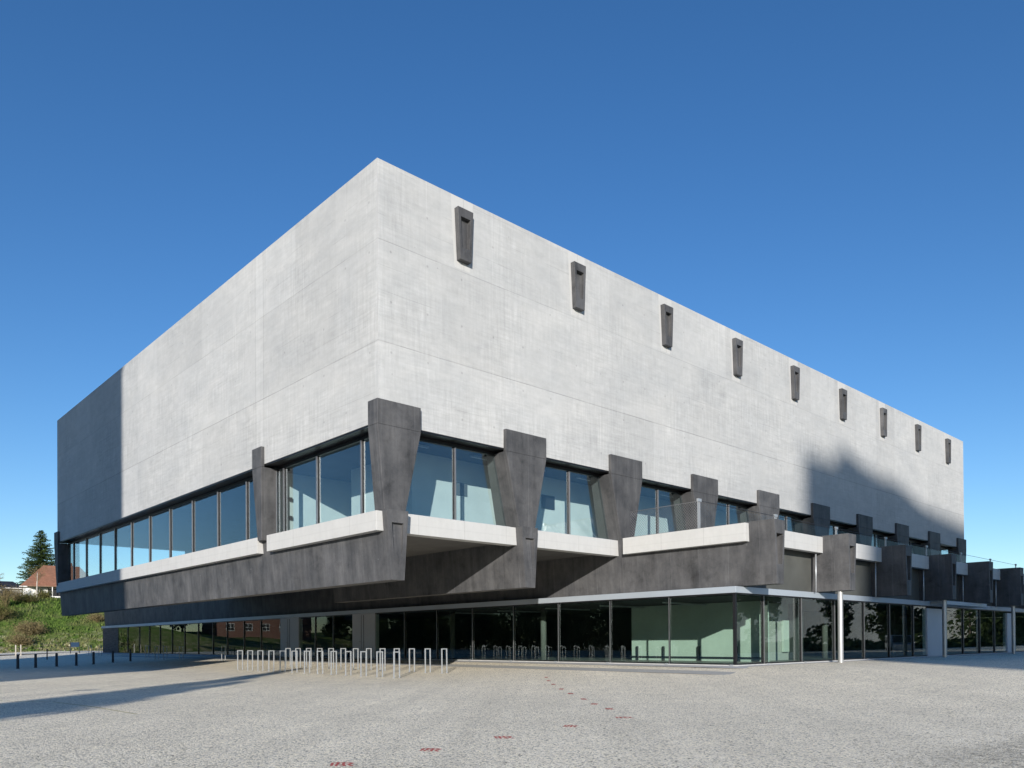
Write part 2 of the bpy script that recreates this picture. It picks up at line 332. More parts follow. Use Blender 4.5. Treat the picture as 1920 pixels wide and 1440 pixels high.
# ------------------------------------------------------------------ mesh helpers
class MB:
    def __init__(s): s.v = []; s.f = []
    def add(s, vs, fs):
        o = len(s.v); s.v += [tuple(q) for q in vs]; s.f += [tuple(i+o for i in f) for f in fs]; return s
    def box(s, x0, x1, y0, y1, z0, z1):
        x0, x1 = min(x0, x1), max(x0, x1); y0, y1 = min(y0, y1), max(y0, y1); z0, z1 = min(z0, z1), max(z0, z1)
        v = [(x0,y0,z0),(x1,y0,z0),(x1,y1,z0),(x0,y1,z0),(x0,y0,z1),(x1,y0,z1),(x1,y1,z1),(x0,y1,z1)]
        return s.add(v, [(0,3,2,1),(4,5,6,7),(0,1,5,4),(1,2,6,5),(2,3,7,6),(3,0,4,7)])
    def prism(s, poly, ext):
        """poly: list of 3D points; ext: vector; normal of poly order should point against ext"""
        n = len(poly); e = Vector(ext); a = [Vector(q) for q in poly]; b = [q+e for q in a]
        fs = [tuple(range(n)), tuple(reversed(range(n, 2*n)))]
        for i in range(n):
            j = (i+1) % n; fs.append((j, i, i+n, j+n))
        return s.add(a+b, fs)
    def tube(s, p, q, r0, r1=None, n=8, cap=True):
        r1 = r0 if r1 is None else r1
        p = Vector(p); q = Vector(q); d = (q-p).normalized()
        a = d.orthogonal().normalized(); b = d.cross(a)
        vs = []
        for c, r in ((p, r0), (q, r1)):
            for i in range(n):
                t = 2*math.pi*i/n; vs.append(c + a*(r*math.cos(t)) + b*(r*math.sin(t)))
        fs = [(i, (i+1) % n, (i+1) % n + n, i+n) for i in range(n)]
        if cap: fs += [tuple(reversed(range(n))), tuple(range(n, 2*n))]
        return s.add(vs, fs)
    def build(s, name, mat, parent=None, smooth=False, bevel=0.0):
        me = bpy.data.meshes.new(name); me.from_pydata(s.v, [], s.f); me.update()
        bm = bmesh.new(); bm.from_mesh(me); bmesh.ops.recalc_face_normals(bm, faces=bm.faces); bm.to_mesh(me); bm.free()
        me.materials.append(mat)
        if smooth:
            for pl in me.polygons: pl.use_smooth = True
        o = bpy.data.objects.new(name, me); COL.objects.link(o)
        if parent is not None: o.parent = parent
        if bevel:
            md = o.modifiers.new('bevel', 'BEVEL'); md.width = bevel; md.segments = 2; md.limit_method = 'ANGLE'; md.angle_limit = R(40)
        return o

def tag(o, label=None, cat=None, group=None, kind=None):
    if label: o['label'] = label
    if cat: o['category'] = cat
    if group: o['group'] = group
    if kind: o['kind'] = kind
    return o
def empty(name, loc=(0, 0, 0), rz=0):
    o = bpy.data.objects.new(name, None); o.location = loc; o.rotation_euler = (0, 0, rz); o.empty_display_size = 0.3
    COL.objects.link(o); return o
def copy_thing(root):
    r = root.copy(); COL.objects.link(r)
    for ch in list(root.children):
        c = ch.copy(); COL.objects.link(c); c.parent = r
        for g in list(ch.children):
            d = g.copy(); COL.objects.link(d); d.parent = c
    return r
NUM = ['first', 'second', 'third', 'fourth', 'fifth', 'sixth', 'seventh', 'eighth', 'ninth', 'tenth', 'eleventh', 'twelfth', 'thirteenth', 'fourteenth']

# ------------------------------------------------------------------ dimensions of the hall
PI_ = 6.145; C0 = 0.535
def cx(k): return C0 + PI_*k
L = 56.58; W = 41.7; ZT = 17.137; ZH = 8.35
GX, GY = 12.16, -5.847
ZS = 5.40

# ------------------------------------------------------------------ ground
def gz(x, y):
    dx = max(0.0, GX - x); dy = max(0.0, GY - y)
    d = math.hypot(dx, dy)
    t = min(d/13.0, 1.0); base = -0.47*(1-(1-t)**1.6)
    return base
def axis(lo, hi, dense):
    out = []; a = lo
    while a < hi:
        out.append(a); a += 1.0 if dense[0] <= a < dense[1] else 12.0 if -90 < a < 120 else 150.0
    out.append(hi); return out
mb = MB(); xs = axis(-1200, 1200, (-26, 30)); ys = axis(-1200, 1200, (-26, 30))
idx = {}
for i, x in enumerate(xs):
    for j, y in enumerate(ys):
        idx[i, j] = len(mb.v); mb.v.append((x, y, gz(x, y)))
for i in range(len(xs)-1):
    for j in range(len(ys)-1): mb.f.append((idx[i, j], idx[i+1, j], idx[i+1, j+1], idx[i, j+1]))
gnd = mb.build('ground', M['gravel'], smooth=True); tag(gnd, kind='structure')

def ribbon(name, pts, width, mat, lift=0.004, parent=None, loc=True):
    m = MB(); n = len(pts)
    for i, (x, y) in enumerate(pts):
        a = Vector(pts[max(i-1, 0)]); b = Vector(pts[min(i+1, n-1)]); d = (b-a)
        d = d.normalized() if d.length else Vector((1, 0)); q = Vector((-d.y, d.x))
        wd = width[i] if isinstance(width, (list, tuple)) else width
        for sgn in (1, -1):
            X = x+q.x*wd/2*sgn; Y = y+q.y*wd/2*sgn; m.v.append((X, Y, gz(X, Y)+lift))
    for i in range(n-1): m.f.append((2*i, 2*i+1, 2*i+3, 2*i+2))
    return m.build(name, mat, parent)
def dens(pts, step=0.7):
    out = []
    for a, b in zip(pts[:-1], pts[1:]):
        a = Vector(a); b = Vector(b); k = max(1, int((b-a).length/step))
        for i in range(k): out.append(tuple(a+(b-a)*(i/k)))
    out.append(tuple(pts[-1])); return out

# dark strip following the building, with a rounded corner
sx = GX-2.9; sy = GY-2.55; rr = 1.6
pts = [(sx, 60), (sx, sy+rr)] + [(sx+rr-rr*math.cos(t), sy+rr-rr*math.sin(t)) for t in [R(a) for a in range(10, 91, 10)]] + [(60, sy)]
tag(ribbon('drain_strip', dens(pts), 1.15, M['strip'], 0.006), 'darker asphalt strip running round the hall a few metres from the glass', 'drain strip')
tag(ribbon('pavement', dens([(GX-0.55, 75), (GX-0.55, GY-0.5)]) + dens([(GX-0.3, GY-0.72), (60, GY-0.72)]), 1.0, M['plinth'], 0.010), kind='structure')
tag(ribbon('surface_seam', dens([(24, -6.9), (21.5, -7.3), (19.2, -8.6), (17.0, -10.5), (15.0, -12.0), (12.3, -14.0), (8.5, -16.9)]), 0.05, M['crack'], 0.009),
    'thin black curved seam in the gravel surface at the right', 'surface seam')
tag(ribbon('yellow_line', dens([(-12.5, 5.5), (-10.4, 1.9), (-9.5, 0.4), (-9.23, -2.3), (-9.15, -4.9)]), 0.07, M['yellow'], 0.007), 'faded thin yellow line on the gravel at the far left', 'painted line')
# red scribbles
RED = [(-9.63,-13.86,.34),(-8.13,-13.61,.34),(-6.52,-13.3,.34),(-4.67,-12.95,.30),(-2.87,-12.66,.40),(-1.61,-11.23,.24),(-0.85,-10.14,.24),
       (0.11,-8.95,.20),(1.2,-7.49,.22),(2.22,-6.17,.20),(3.44,-4.66,.18),(4.5,-3.4,.18),(5.6,-2.2,.16)]
for i, (x, y, s) in enumerate(RED):
    s *= (0.38 if i < 5 else 0.30); rnd0 = random.Random(900+i)
    m = MB(); rnd = random.Random(40+i)
    ang = R(-43 + rnd0.uniform(-14, 14))
    def st(pl, wd=0.034):
        for a, b in zip(pl[:-1], pl[1:]):
            a = Vector(a); b = Vector(b); d = (b-a).normalized(); q = Vector((-d.y, d.x))*wd/2; e = d*wd*0.3
            vs = []
            for p_ in (a-e+q, a-e-q, b+e-q, b+e+q):
                X = x + p_.x*math.cos(ang) - p_.y*math.sin(ang); Y = y + p_.x*math.sin(ang) + p_.y*math.cos(ang)
                vs.append((X, Y, gz(X, Y)+0.006+rnd.random()*0.002))
            m.add(vs, [(0, 1, 2, 3)])
    # a pair of sprayed digits and an arrow tick, all loosely drawn
    st([(-s, -.08), (-s*.9, .14), (-s*.35, .16), (-s*.6, -.12)]); st([(-s*.2, .13), (s*.15, .15), (s*.05, 0), (s*.2, -.13), (-s*.2, -.12)])
    st([(s*.4, .15), (s*.95, .07), (s*.5, -.05), (s*.9, -.15)]); st([(-s*1.0, -.02), (s*.9, .05)], 0.03)
    o = m.build('paint_marking', M['red'])
    lab = 'red sprayed scribble on the gravel, ' + (('nearest the camera at the bottom edge' if i == 0 else NUM[i]+' of the row counted from the bottom edge'))
    tag(o, lab, 'paint marking', 'red sprayed marks on the gravel')

# ------------------------------------------------------------------ THE HALL
hall = tag(empty('sports_hall'), 'large pale concrete sports hall with dark tapered pillars and glazed ground floor', 'building')
# upper box
m = MB()
m.box(0, L, 0, 0.58, ZH, ZT); m.box(0, 0.58, 0.58, W, ZH, ZT); m.box(L-0.58, L, 0.58, W-0.58, ZH, ZT); m.box(0.58, L, W-0.58, W, ZH, ZT)
m.build('wall', M['lc'], hall)
m = MB(); m.box(0.585, L-0.585, 0.585, W-0.585, ZT-1.1, ZT-0.8); m.build('roof', M['soffit'], hall)
# sheet of dark metal under the wall (head reveal)
m = MB(); m.box(0.05, L-0.05, 0.03, 0.60, ZH-0.06, ZH-0.003); m.box(0.03, 0.60, 0.62, W-0.1, ZH-0.06, ZH-0.003); m.build('window_head', M['frame'], hall)

def trap_nose(m, c, y0, y1, zt, zb, ht, hb, pk):
    """prism of trapezoid section with a tapered recess in its front face (front at y0, facing -y)"""
    pt_, pb_, pht, phb, dep = pk[:5]; db = pk[5] if len(pk) > 5 else 0.012
    O = [(c-ht, zt), (c+ht, zt), (c+hb, zb), (c-hb, zb)]
    I = [(c-pht, pt_), (c+pht, pt_), (c+phb, pb_), (c-phb, pb_)]
    vs = [(x, y0, z) for x, z in O] + [(x, y0, z) for x, z in I] + \
         [(I[0][0], y0+dep, I[0][1]), (I[1][0], y0+dep, I[1][1]), (I[2][0], y0+db, I[2][1]), (I[3][0], y0+db, I[3][1])] + \
         [(x, y1, z) for x, z in O]
    fs = [(0, 1, 5, 4), (1, 2, 6, 5), (2, 3, 7, 6), (3, 0, 4, 7),
          (4, 5, 9, 8), (5, 6, 10, 9), (6, 7, 11, 10), (7, 4, 8, 11), (8, 9, 10, 11),
          (0, 12, 13, 1), (1, 13, 14, 2), (2, 14, 15, 3), (3, 15, 12, 0), (12, 15, 14, 13)]
    m.add(vs, fs)

# bracket-like beam ends high on the long wall
for j in range(9):
    m = MB(); c = 3.63+PI_*j
    trap_nose(m, c, -0.22, -0.002, 16.66, 14.78, 0.36, 0.265, (16.33, 15.22, 0.225, 0.17, 0.17, 0.12))
    m.build('beam_end', M['dc'], hall, bevel=0.012)
    # smooth pale concrete collar cast round each one
    m = MB()
    zs_ = [(0.50, 17.10), (0.50, 16.9), (0.36+.07, 14.60)]
    m.prism([(c-0.52, -0.004, 17.12), (c-0.36, -0.004, 14.52), (c+0.36, -0.004, 14.52), (c+0.52, -0.004, 17.12)], (0, 0.003, 0))
    m.build('collar', M['band'], hall)

# tapered pillars of the long side
for k in range(10):
    c = cx(k); m = MB()
    x0 = max(c-1.09, -0.15); x1 = min(c+1.09, L+0.04)
    zk = 8.22
    m.box(x0, x1, -0.15, -0.003, zk, 9.06)
    lo0 = c-0.43; lo1 = c+0.43
    m.prism([(x0, -0.15, zk-.001), (lo0, -0.15, ZS), (lo1, -0.15, ZS), (x1 if k == 9 else c+1.09, -0.15, zk-.001)], (0, 0.58 if k == 0 else 0.80, 0))
    if k == 0:   # wraps the corner onto the short side
        m.box(-0.15, -0.003, -0.003, 0.43, zk, 9.06)
        m.box(0.50, 0.70, 0.431, 0.62, ZS, zk-.01)
    m.build('pillar', M['dc'], hall, bevel=0.015)
# pillars of the short side (seen edge-on)
for (ya, yb, yc) in ((8.45, 9.30, 8.80), (41.0, 42.0, 41.35)):
    m = MB()
    yl = ya if ya < 20 else 41.0
    m.box(-0.15, -0.003, ya, yb, 8.22, 9.06)
    m.prism([(-0.15, yb, 8.219), (-0.15, ya, 8.219), (-0.15, ya-0.02, 5.2), (-0.15, yc, 5.2)], (0.85, 0, 0))
    m.build('pillar', M['dc'], hall, bevel=0.015)

# beams: trapezoid section running in y
YN = -7.40
for k in range(10):
    c = cx(k); m = MB()
    y0 = -0.30 if k < 2 else YN
    ht = 0.435 if k < 2 else 0.385
    y1 = W if k == 0 else (75.6 if k == 2 else 14.0)
    zt = ZS-0.002 if k < 2 else 5.47
    if k >= 2:
        # terrace length, then the part under the hall
        trap_nose(m, c-0.05, y0, -0.16, 5.47, 3.06, ht, 0.25, (4.95, 3.80, 0.25, 0.16, 0.30, 0.22))
        m.prism([(c-0.05-ht, -0.158, ZS-.002), (c-0.05-0.25, -0.158, 3.06), (c-0.05+0.25, -0.158, 3.06), (c-0.05+ht, -0.158, ZS-.002)], (0, y1+0.158, 0))
    else:
        trap_nose(m, c, y0, y1, zt, 3.06, ht, 0.26, (4.97, 3.82, 0.235, 0.15, 0.13))
    m.build('cantilever_beam', M['dc'], hall, bevel=0.012)

# pale parapet bands
def band(*b):
    m = MB(); m.box(*b); return m.build('parapet_band', M['band'], hall, bevel=0.012)
band(-0.13, 0.42, -0.02, 8.02, 4.70, 5.36)
band(-0.13, 0.42, 8.90, 41.45, 4.70, 5.36)
for k in (0, 1): band(cx(k)+0.36, cx(k+1)-0.36, 0.05, 0.50, 4.70, 5.385)
band(cx(2)-0.68, cx(2)-0.30, -6.33, -0.42, 4.72, 5.42)
for k in range(2, 9): band(cx(k)+0.30, cx(k+1)-0.42, -6.28, -5.98, 4.72, 5.41)

# soffits, floor slabs
def slab(name, mat, *b):
    m = MB(); m.box(*b); return m.build(name, mat, hall)
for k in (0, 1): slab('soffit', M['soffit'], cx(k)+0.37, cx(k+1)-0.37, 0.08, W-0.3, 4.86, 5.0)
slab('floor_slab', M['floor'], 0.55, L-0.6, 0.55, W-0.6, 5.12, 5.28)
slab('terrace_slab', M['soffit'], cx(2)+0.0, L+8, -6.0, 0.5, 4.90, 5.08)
# wall below the terrace band, set back
for k in range(2, 9): slab('fascia_wall', M['fascia'], cx(k)+0.30, cx(k+1)-0.30, GY+0.12, GY+0.3, 3.03, 4.89)
# canopy edge
m = MB(); m.box(GX-0.09, GX+1.2, GY-0.11, 75.3, 2.79, 3.035); m.box(GX+1.2, 60, GY-0.11, GY+1.2, 2.79, 3.035)
m.build('canopy', M['canopy'], hall, bevel=0.008)
m = MB(); m.box(31.9, 38.6, GY-0.95, GY-0.115, 2.84, 3.04); m.build('canopy', M['canopy'], hall, bevel=0.008)
# pipes (downpipes) by the fascia
for k in range(3, 8):
    m = MB(); m.tube((cx(k)-0.72, -6.1, 3.03), (cx(k)-0.72, -6.1, 4.72), 0.035, n=10); m.build('downpipe', M['galv'], hall, smooth=True)
# round columns under the terrace noses
for k in (3, 5, 7):
    m = MB(); x = cx(k)-0.10 + (0.12 if k > 3 else 0)
    zb = gz(x, -6.87)-0.05
    m.tube((x, -6.87, zb), (x, -6.87, 3.07), 0.112, n=28); m.tube((x, -6.87, zb), (x, -6.87, zb+0.07), 0.19, n=28)
    m.build('column', M['pole'], hall, smooth=False)

# ---- upper windows
def window(name, x0, x1, y0, y1, z0, z1, mull, axis_, gmat, fw=0.05, head=0.14, parent=None):
    """frame mesh + one pane child. axis_='x': runs in x at y0"""
    f = MB(); g = MB()
    if axis_ == 'x':
        Y = y0
        f.box(x0, x1, Y-0.05, Y+0.05, z1-head, z1); f.box(x0, x1, Y-0.05, Y+0.05, z0, z0+0.06)
        for q in mull: f.box(q-fw/2, q+fw/2, Y-0.04, Y+0.04, z0+0.06, z1-head)
        g.box(x0+.01, x1-.01, Y-0.006, Y+0.006, z0+0.06, z1-head)
    else:
        X = x0
        f.box(X-0.05, X+0.05, y0, y1, z1-head, z1); f.box(X-0.05, X+0.05, y0, y1, z0, z0+0.06)
        for q in mull: f.box(X-0.04, X+0.04, q-fw/2, q+fw/2, z0+0.06, z1-head)
        g.box(X-0.006, X+0.006, y0+.01, y1-.01, z0+0.06, z1-head)
    fo = f.build(name, M['frame'], parent or hall); go = g.build('pane', gmat, fo)
    return fo
for k in range(9):
    wo = window('window', cx(k)+0.30, cx(k+1)-0.30, 0.56, 0, ZS-0.02, ZH-0.062, [3.6+PI_*k], 'x', M['glassU'])
    m = MB(); c = 3.6+PI_*k; m.box(c+0.03, c+0.065, 0.475, 0.519, ZS+0.05, ZH-0.21); m.build('mullion_cap', M['steel'], wo)
    m = MB(); m.box(cx(k)+0.36, cx(k+1)-0.36, 0.36, 0.50, ZS-0.012, ZS+0.05); m.build('sill', M['canopy'], wo)
w1 = window('window', 0.56, 0, 0.655, 8.43, ZS-0.06, ZH-0.062, [1.87, 5.03, 7.75], 'y', M['glassU'])
w2 = window('window', 0.56, 0, 9.25, 41.0, ZS-0.06, ZH-0.062, [11.29+3.13*i for i in range(10)], 'y', M['glassU'])
for wo, qs in ((w1, [1.87, 5.03, 7.75, 8.40]), (w2, [11.29+3.13*i for i in range(10)])):
    for q in qs: MB().box(0.475, 0.519, q-0.01, q+0.05, ZS, ZH-0.21).build('mullion_cap', M['steel'], wo)

# ---- interior of the upper floor
def inner(name, mat, *b):
    m = MB(); m.box(*b); return m.build(name, mat, hall)
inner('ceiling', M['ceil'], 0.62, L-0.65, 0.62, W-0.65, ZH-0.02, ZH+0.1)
inner('inner_wall', M['inner'], 3.2, L-1.2, 2.6, 2.8, 5.28, ZH-0.03)
inner('inner_wall', M['inner'], 3.2, 3.4, 2.8, 7.0, 5.28, ZH-0.03)
inner('inner_wall', M['inner'], 4.6, 4.8, 7.0, 9.2, 5.28, ZH-0.03)
inner('inner_wall', M['inner'], 0.75, 4.6, 9.3, 9.5, 5.28, ZH-0.03)
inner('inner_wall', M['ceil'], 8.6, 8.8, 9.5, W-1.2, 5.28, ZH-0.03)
for k in range(1, 9):   # inner faces of the frames
    m = MB(); c = cx(k)
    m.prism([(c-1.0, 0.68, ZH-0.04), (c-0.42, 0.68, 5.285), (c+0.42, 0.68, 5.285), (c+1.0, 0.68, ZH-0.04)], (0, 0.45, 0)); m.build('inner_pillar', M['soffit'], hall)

for k in range(9):
    for q in (1.3, 4.4):
        MB().box(cx(k)+q-0.05+.3, cx(k)+q+1.3, 1.4, 1.52, ZH-0.14, ZH-0.07).build('light_fitting', M['galv'], hall)
    MB().box(cx(k)+2.2, cx(k)+2.26, 2.55, 2.598, 5.28, ZH-0.1).build('wall_joint', M['ceil'], hall)
MB().box(3.14, 3.198, 3.6, 4.3, 6.9, 7.5).build('wall_vent', M['bollard'], hall)
MB().box(5.2, 5.9, 2.54, 2.598, 6.9, 7.4).build('wall_vent', M['ceil'], hall)
MB().box(10.2, 11.0, 2.54, 2.598, 6.9, 7.5).build('wall_vent', M['bollard'], hall)
# ---- ground floor glazing, left run (x = GX) and right run (y = GY)
lm = [-5.83, -2.82, 0.32, 3.46, 6.54, 9.72, 12.8, 15.9, 18.97]
ZG0, ZG1 = 0.02, 2.79
def gseg(y0, y1, qs):
    wo = window('shop_front', GX, 0, y0, y1, ZG0, ZG1, qs, 'y', M['glassG'], 0.045, 0.05)
    for q in qs: MB().box(GX-0.075, GX-0.042, q-0.035, q-0.012, ZG0, ZG1-0.05).build('mullion_cap', M['steel'], wo)
gseg(GY+0.06, 18.97, lm[1:-1]); gseg(21.6, 28.7, [24.0, 26.4]); gseg(31.5, 69.4, [34.7, 37.7, 40.9, 43.8, 47, 50.2, 53.3, 56.5, 59.5, 62.5, 66.2])
for (a, b) in ((18.98, 21.59), (28.71, 31.49)):
    wo = MB().box(GX-0.06, GX+0.25, a, b, 0.0, 2.785).build('service_door', M['door'], hall, bevel=0.01)
    tag(wo, 'plain grey full height door panel')
    mm = (a+b)/2; MB().box(GX-0.075, GX-0.062, mm-0.06, mm-0.03, 0.03, 2.70).box(GX-0.075, GX-0.062, mm+0.22, mm+0.235, 0.03, 2.70).build('door_gap', M['frame'], wo)
    MB().box(GX-0.12, GX-0.062, mm+0.35, mm+0.47, 1.02, 1.05).build('handle', M['steel'], wo)
MB().box(GX-0.03, GX+0.3, 69.41, 75.0, 0, 2.785).build('stone_wall', M['stonewall'], hall)
rm = [14.2, 17.3, 20.4, 23.5, 26.5, 29.6]
MB().box(GX-0.055, GX+0.055, GY-0.055, GY+0.055, 0.0, 2.785).build('corner_mullion', M['frame'], hall)
def gsegx(x0, x1, qs):
    wo = window('shop_front', x0, x1, GY, 0, ZG0, ZG1, qs, 'x', M['glassG'], 0.045, 0.05)
    for q in qs: MB().box(q+0.012, q+0.035, GY-0.075, GY-0.042, ZG0, ZG1-0.05).build('mullion_cap', M['steel'], wo)
gsegx(GX+0.06, 31.5, rm); gsegx(34.3, 45.8, [37.3, 40.3, 43.2]); gsegx(47.4, 60, [50.5, 53.6])
for (a, b) in ((31.55, 34.25), (45.85, 47.35)):
    wo = MB().box(a, b, GY-0.07, GY+0.2, 0.0, 2.66).build('service_door', M['door'], hall, bevel=0.01)
    MB().box(b-0.3, b-0.28, GY-0.085, GY-0.072, 0.03, 2.6).build('door_gap', M['frame'], wo)
m = MB(); m.box(GX-0.2, GX+0.02, GY-0.2, 75, -0.4, 0.03); m.box(GX+0.02, 60, GY-0.2, GY+0.02, -0.4, 0.03); m.build('plinth', M['plinth'], hall)
# small steel brackets at the foot of the glass
for q in lm: MB().box(GX-0.26, GX-0.205, q-0.06, q+0.06, -0.02, 0.05).build('foot_bracket', M['galv'], hall)
for q in rm: MB().box(q-0.06, q+0.06, GY-0.26, GY-0.205, -0.02, 0.05).build('foot_bracket', M['galv'], hall)
# ground floor interior
inner('ground_slab', M['floor'], GX+0.03, 59.9, GY+0.03, 74.9, -0.4, 0.012)
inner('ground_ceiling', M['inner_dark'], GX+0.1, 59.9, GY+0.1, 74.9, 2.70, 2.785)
inner('back_wall', M['inner_green'], 17.0, 17.3, -4.4, 3.0, 0.012, 2.69)
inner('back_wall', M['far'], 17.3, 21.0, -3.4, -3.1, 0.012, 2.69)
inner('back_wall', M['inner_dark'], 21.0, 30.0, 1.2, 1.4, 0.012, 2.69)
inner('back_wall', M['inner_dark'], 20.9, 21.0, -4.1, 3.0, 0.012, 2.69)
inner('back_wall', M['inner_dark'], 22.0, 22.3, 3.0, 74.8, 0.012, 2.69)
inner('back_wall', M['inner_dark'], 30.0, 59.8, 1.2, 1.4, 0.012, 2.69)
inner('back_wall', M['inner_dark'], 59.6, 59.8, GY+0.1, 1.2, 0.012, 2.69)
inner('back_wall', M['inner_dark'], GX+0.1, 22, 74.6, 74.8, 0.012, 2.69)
# grip rail on the inner wall
m = MB(); m.box(16.85, 16.91, -4.4, 3.0, 0.16, 0.22)
for q in (-3, -1, 1, 2.6): m.box(16.85, 16.997, q-0.03, q+0.03, 0.012, 0.7)
m.build('bench_rail', M['bollard'], hall)
# pale doors and a sheet glimpsed inside the right run
inner('inner_door', M['inner_green'], 20.2, 20.7, -3.55, -3.42, 0.4, 1.9)
for q in ((16.0, -4.9), (25.5, -3.0), (14.2, 6.5), (14.2, 14.0), (33, -3.5), (40, -3.5)):
    m = MB(); m.tube((q[0], q[1], 0.012), (q[0], q[1], 2.69), 0.15, n=20); m.build('inner_column', M['soffit'], hall, smooth=True)
# ceiling lights (unlit) inside
for q in range(5):
    m = MB(); m.box(13.6, 16.9, -1.5+q*3.6, -1.42+q*3.6, 2.60, 2.66); m.build('light_fitting', M['galv'], hall)

# ---- balustrade of the terrace
YB = -3.85
bal = hall
for k in range(2, 10):
    x = 12.75+PI_*(k-2); m = MB()
    m.box(x-0.02, x+0.02, YB-0.02, YB+0.02, 5.08, 6.62); m.box(x+0.09, x+0.13, YB-0.02, YB+0.02, 5.08, 6.62); m.box(x-0.04, x+0.20, YB-0.04, YB+0.04, 6.62, 6.74)
    m.build('railing_post', M['galv'], hall)
for k in range(2, 9):
    x = 12.75+PI_*(k-2)
    m = MB(); m.box(x+0.14, x+PI_-0.08, YB-0.006, YB+0.006, 5.1, 6.58); m.build('glass_balustrade', M['glassB'], hall)
    m = MB(); m.tube((x, YB, 6.66), (x+PI_, YB, 6.66), 0.012, n=6); m.build('railing_wire', M['bollard'], hall)
# diamond mesh from the wall to the first post
m = MB(); X = 12.72; za, zb_ = 5.12, 6.62; ya, yb = -3.84, -0.4; sp = 0.12; hh = zb_-za
c_ = ya-hh
while c_ < yb:
    for sgn in (0, 1):
        # line z-za = (y-c) (rising) or z-za = hh-(y-c)
        y_a = max(c_, ya); y_b = min(c_+hh, yb)
        if y_b-y_a > 0.02:
            if sgn == 0: P0 = (X, y_a, za+(y_a-c_)); P1 = (X, y_b, za+(y_b-c_))
            else: P0 = (X+0.008, y_a, zb_-(y_a-c_)); P1 = (X+0.008, y_b, zb_-(y_b-c_))
            m.tube(P0, P1, 0.006, n=3, cap=False)
    c_ += sp
m.tube((X, ya, zb_), (X, yb, zb_), 0.014, n=6); m.build('mesh_net', M['steel'], hall)
# surveillance-like small wall boxes seen behind the window: fixed to inner wall
for (y, z) in ((9.25, 7.1), (9.25, 6.3)):
    MB().box(1.5, 1.62, y-0.06, y+0.04, z, z+0.16).build('wall_switch', M['bollard'], hall)

# ------------------------------------------------------------------ bicycle hoops
def hoop_root():
    r = empty('bicycle_stand'); m = MB(); w_ = 0.30; t = 0.044; H = 1.03
    m.prism([(-w_/2, -t/2, -.15), (-w_/2, -t/2, H), (w_/2, -t/2, H), (w_/2, -t/2, -.15), (w_/2-t, -t/2, -.15), (w_/2-t, -t/2, H-t), (-w_/2+t, -t/2, H-t), (-w_/2+t, -t/2, -.15)], (0, t, 0))
    m.build('hoop', M['galv'], r, bevel=0.006)
    for s_ in (-1, 1): MB().box(s_*(w_/2-t/2)-0.05, s_*(w_/2-t/2)+0.05, -0.05, 0.05, -0.02, 0.008).build('foot_plate', M['galv'], r)
    return r
proto = hoop_root(); used = False
rows = (('back', 5.65, 3.8, 1.150, 13), ('front', 3.03, 3.45, 1.193, 13))
for rn, X, Y0, dY, cnt in rows:
    for i in range(cnt):
        o = proto if not used else copy_thing(proto); used = True
        y = Y0 + dY*i; o.location = (X, y, gz(X, y)); o.rotation_euler = (R(random.uniform(-.4, .4)), R(random.uniform(-.4, .4)), R(random.uniform(-2, 2)))
        pos_ = 'rightmost' if i == 0 else ('leftmost' if i == cnt-1 else NUM[i]+' from the right')
        tag(o, f'slim galvanised hoop bicycle stand, {pos_} of the {rn} row, in the sun', 'bicycle stand', 'hoop bicycle stands in two rows before the hall')
# hoops in the shade, far left
for i, (x, y) in enumerate([(8.3, 32.5), (7.6, 38.6), (7.7, 42.3), (7.6, 43.9), (8.5, 49.0), (8.6, 63.0), (8.6, 66.5)]):
    o = copy_thing(proto); o.location = (x, y, gz(x, y)); o.rotation_euler = (0, 0, 0)
    pos_ = 'rightmost' if i == 0 else ('leftmost' if i == 6 else NUM[i]+' from the right')
    tag(o, f'hoop bicycle stand in the far left shade, {pos_} there', 'bicycle stand', 'hoop bicycle stands in the shade')
# bollards
bp_ = empty('bollard'); m = MB(); m.tube((0, 0, -0.1), (0, 0, 0.86), 0.075, n=18); m.tube((0, 0, 0.862), (0, 0, 0.885), 0.078, 0.06, n=18)
m.build('post', M['bollard'], bp_); MB().tube((0, 0, -0.02), (0, 0, 0.02), 0.12, n=18).build('foot_plate', M['bollard'], bp_)
for i, (x, y) in enumerate([(-4.08, 33.2), (-2.85, 34.6), (-1.27, 36.4), (0.2, 37.6), (1.75, 39.4), (3.6, 41.4), (5.2, 42.6)]):
    o = bp_ if i == 0 else copy_thing(bp_)
    o.location = (x, y, gz(x, y)); 
    pos_ = 'leftmost' if i == 0 else ('rightmost' if i == 6 else NUM[i]+' from the left')
    tag(o, f'short dark round bollard in the shade, {pos_} of the row', 'bollard', 'dark bollards in a row at the left')
o = empty('marker_post', (3.3, 60.0, gz(3.3, 60))); MB().tube((0, 0, -.1), (0, 0, 0.95), 0.05, n=12).build('post', M['bollard'], o); MB().tube((0, 0, 0.951), (0, 0, 1.0), 0.06, 0.04, n=12).build('cap', M['bollard'], o)
tag(o, 'thin dark marker post behind the row of bollards at the left', 'post')
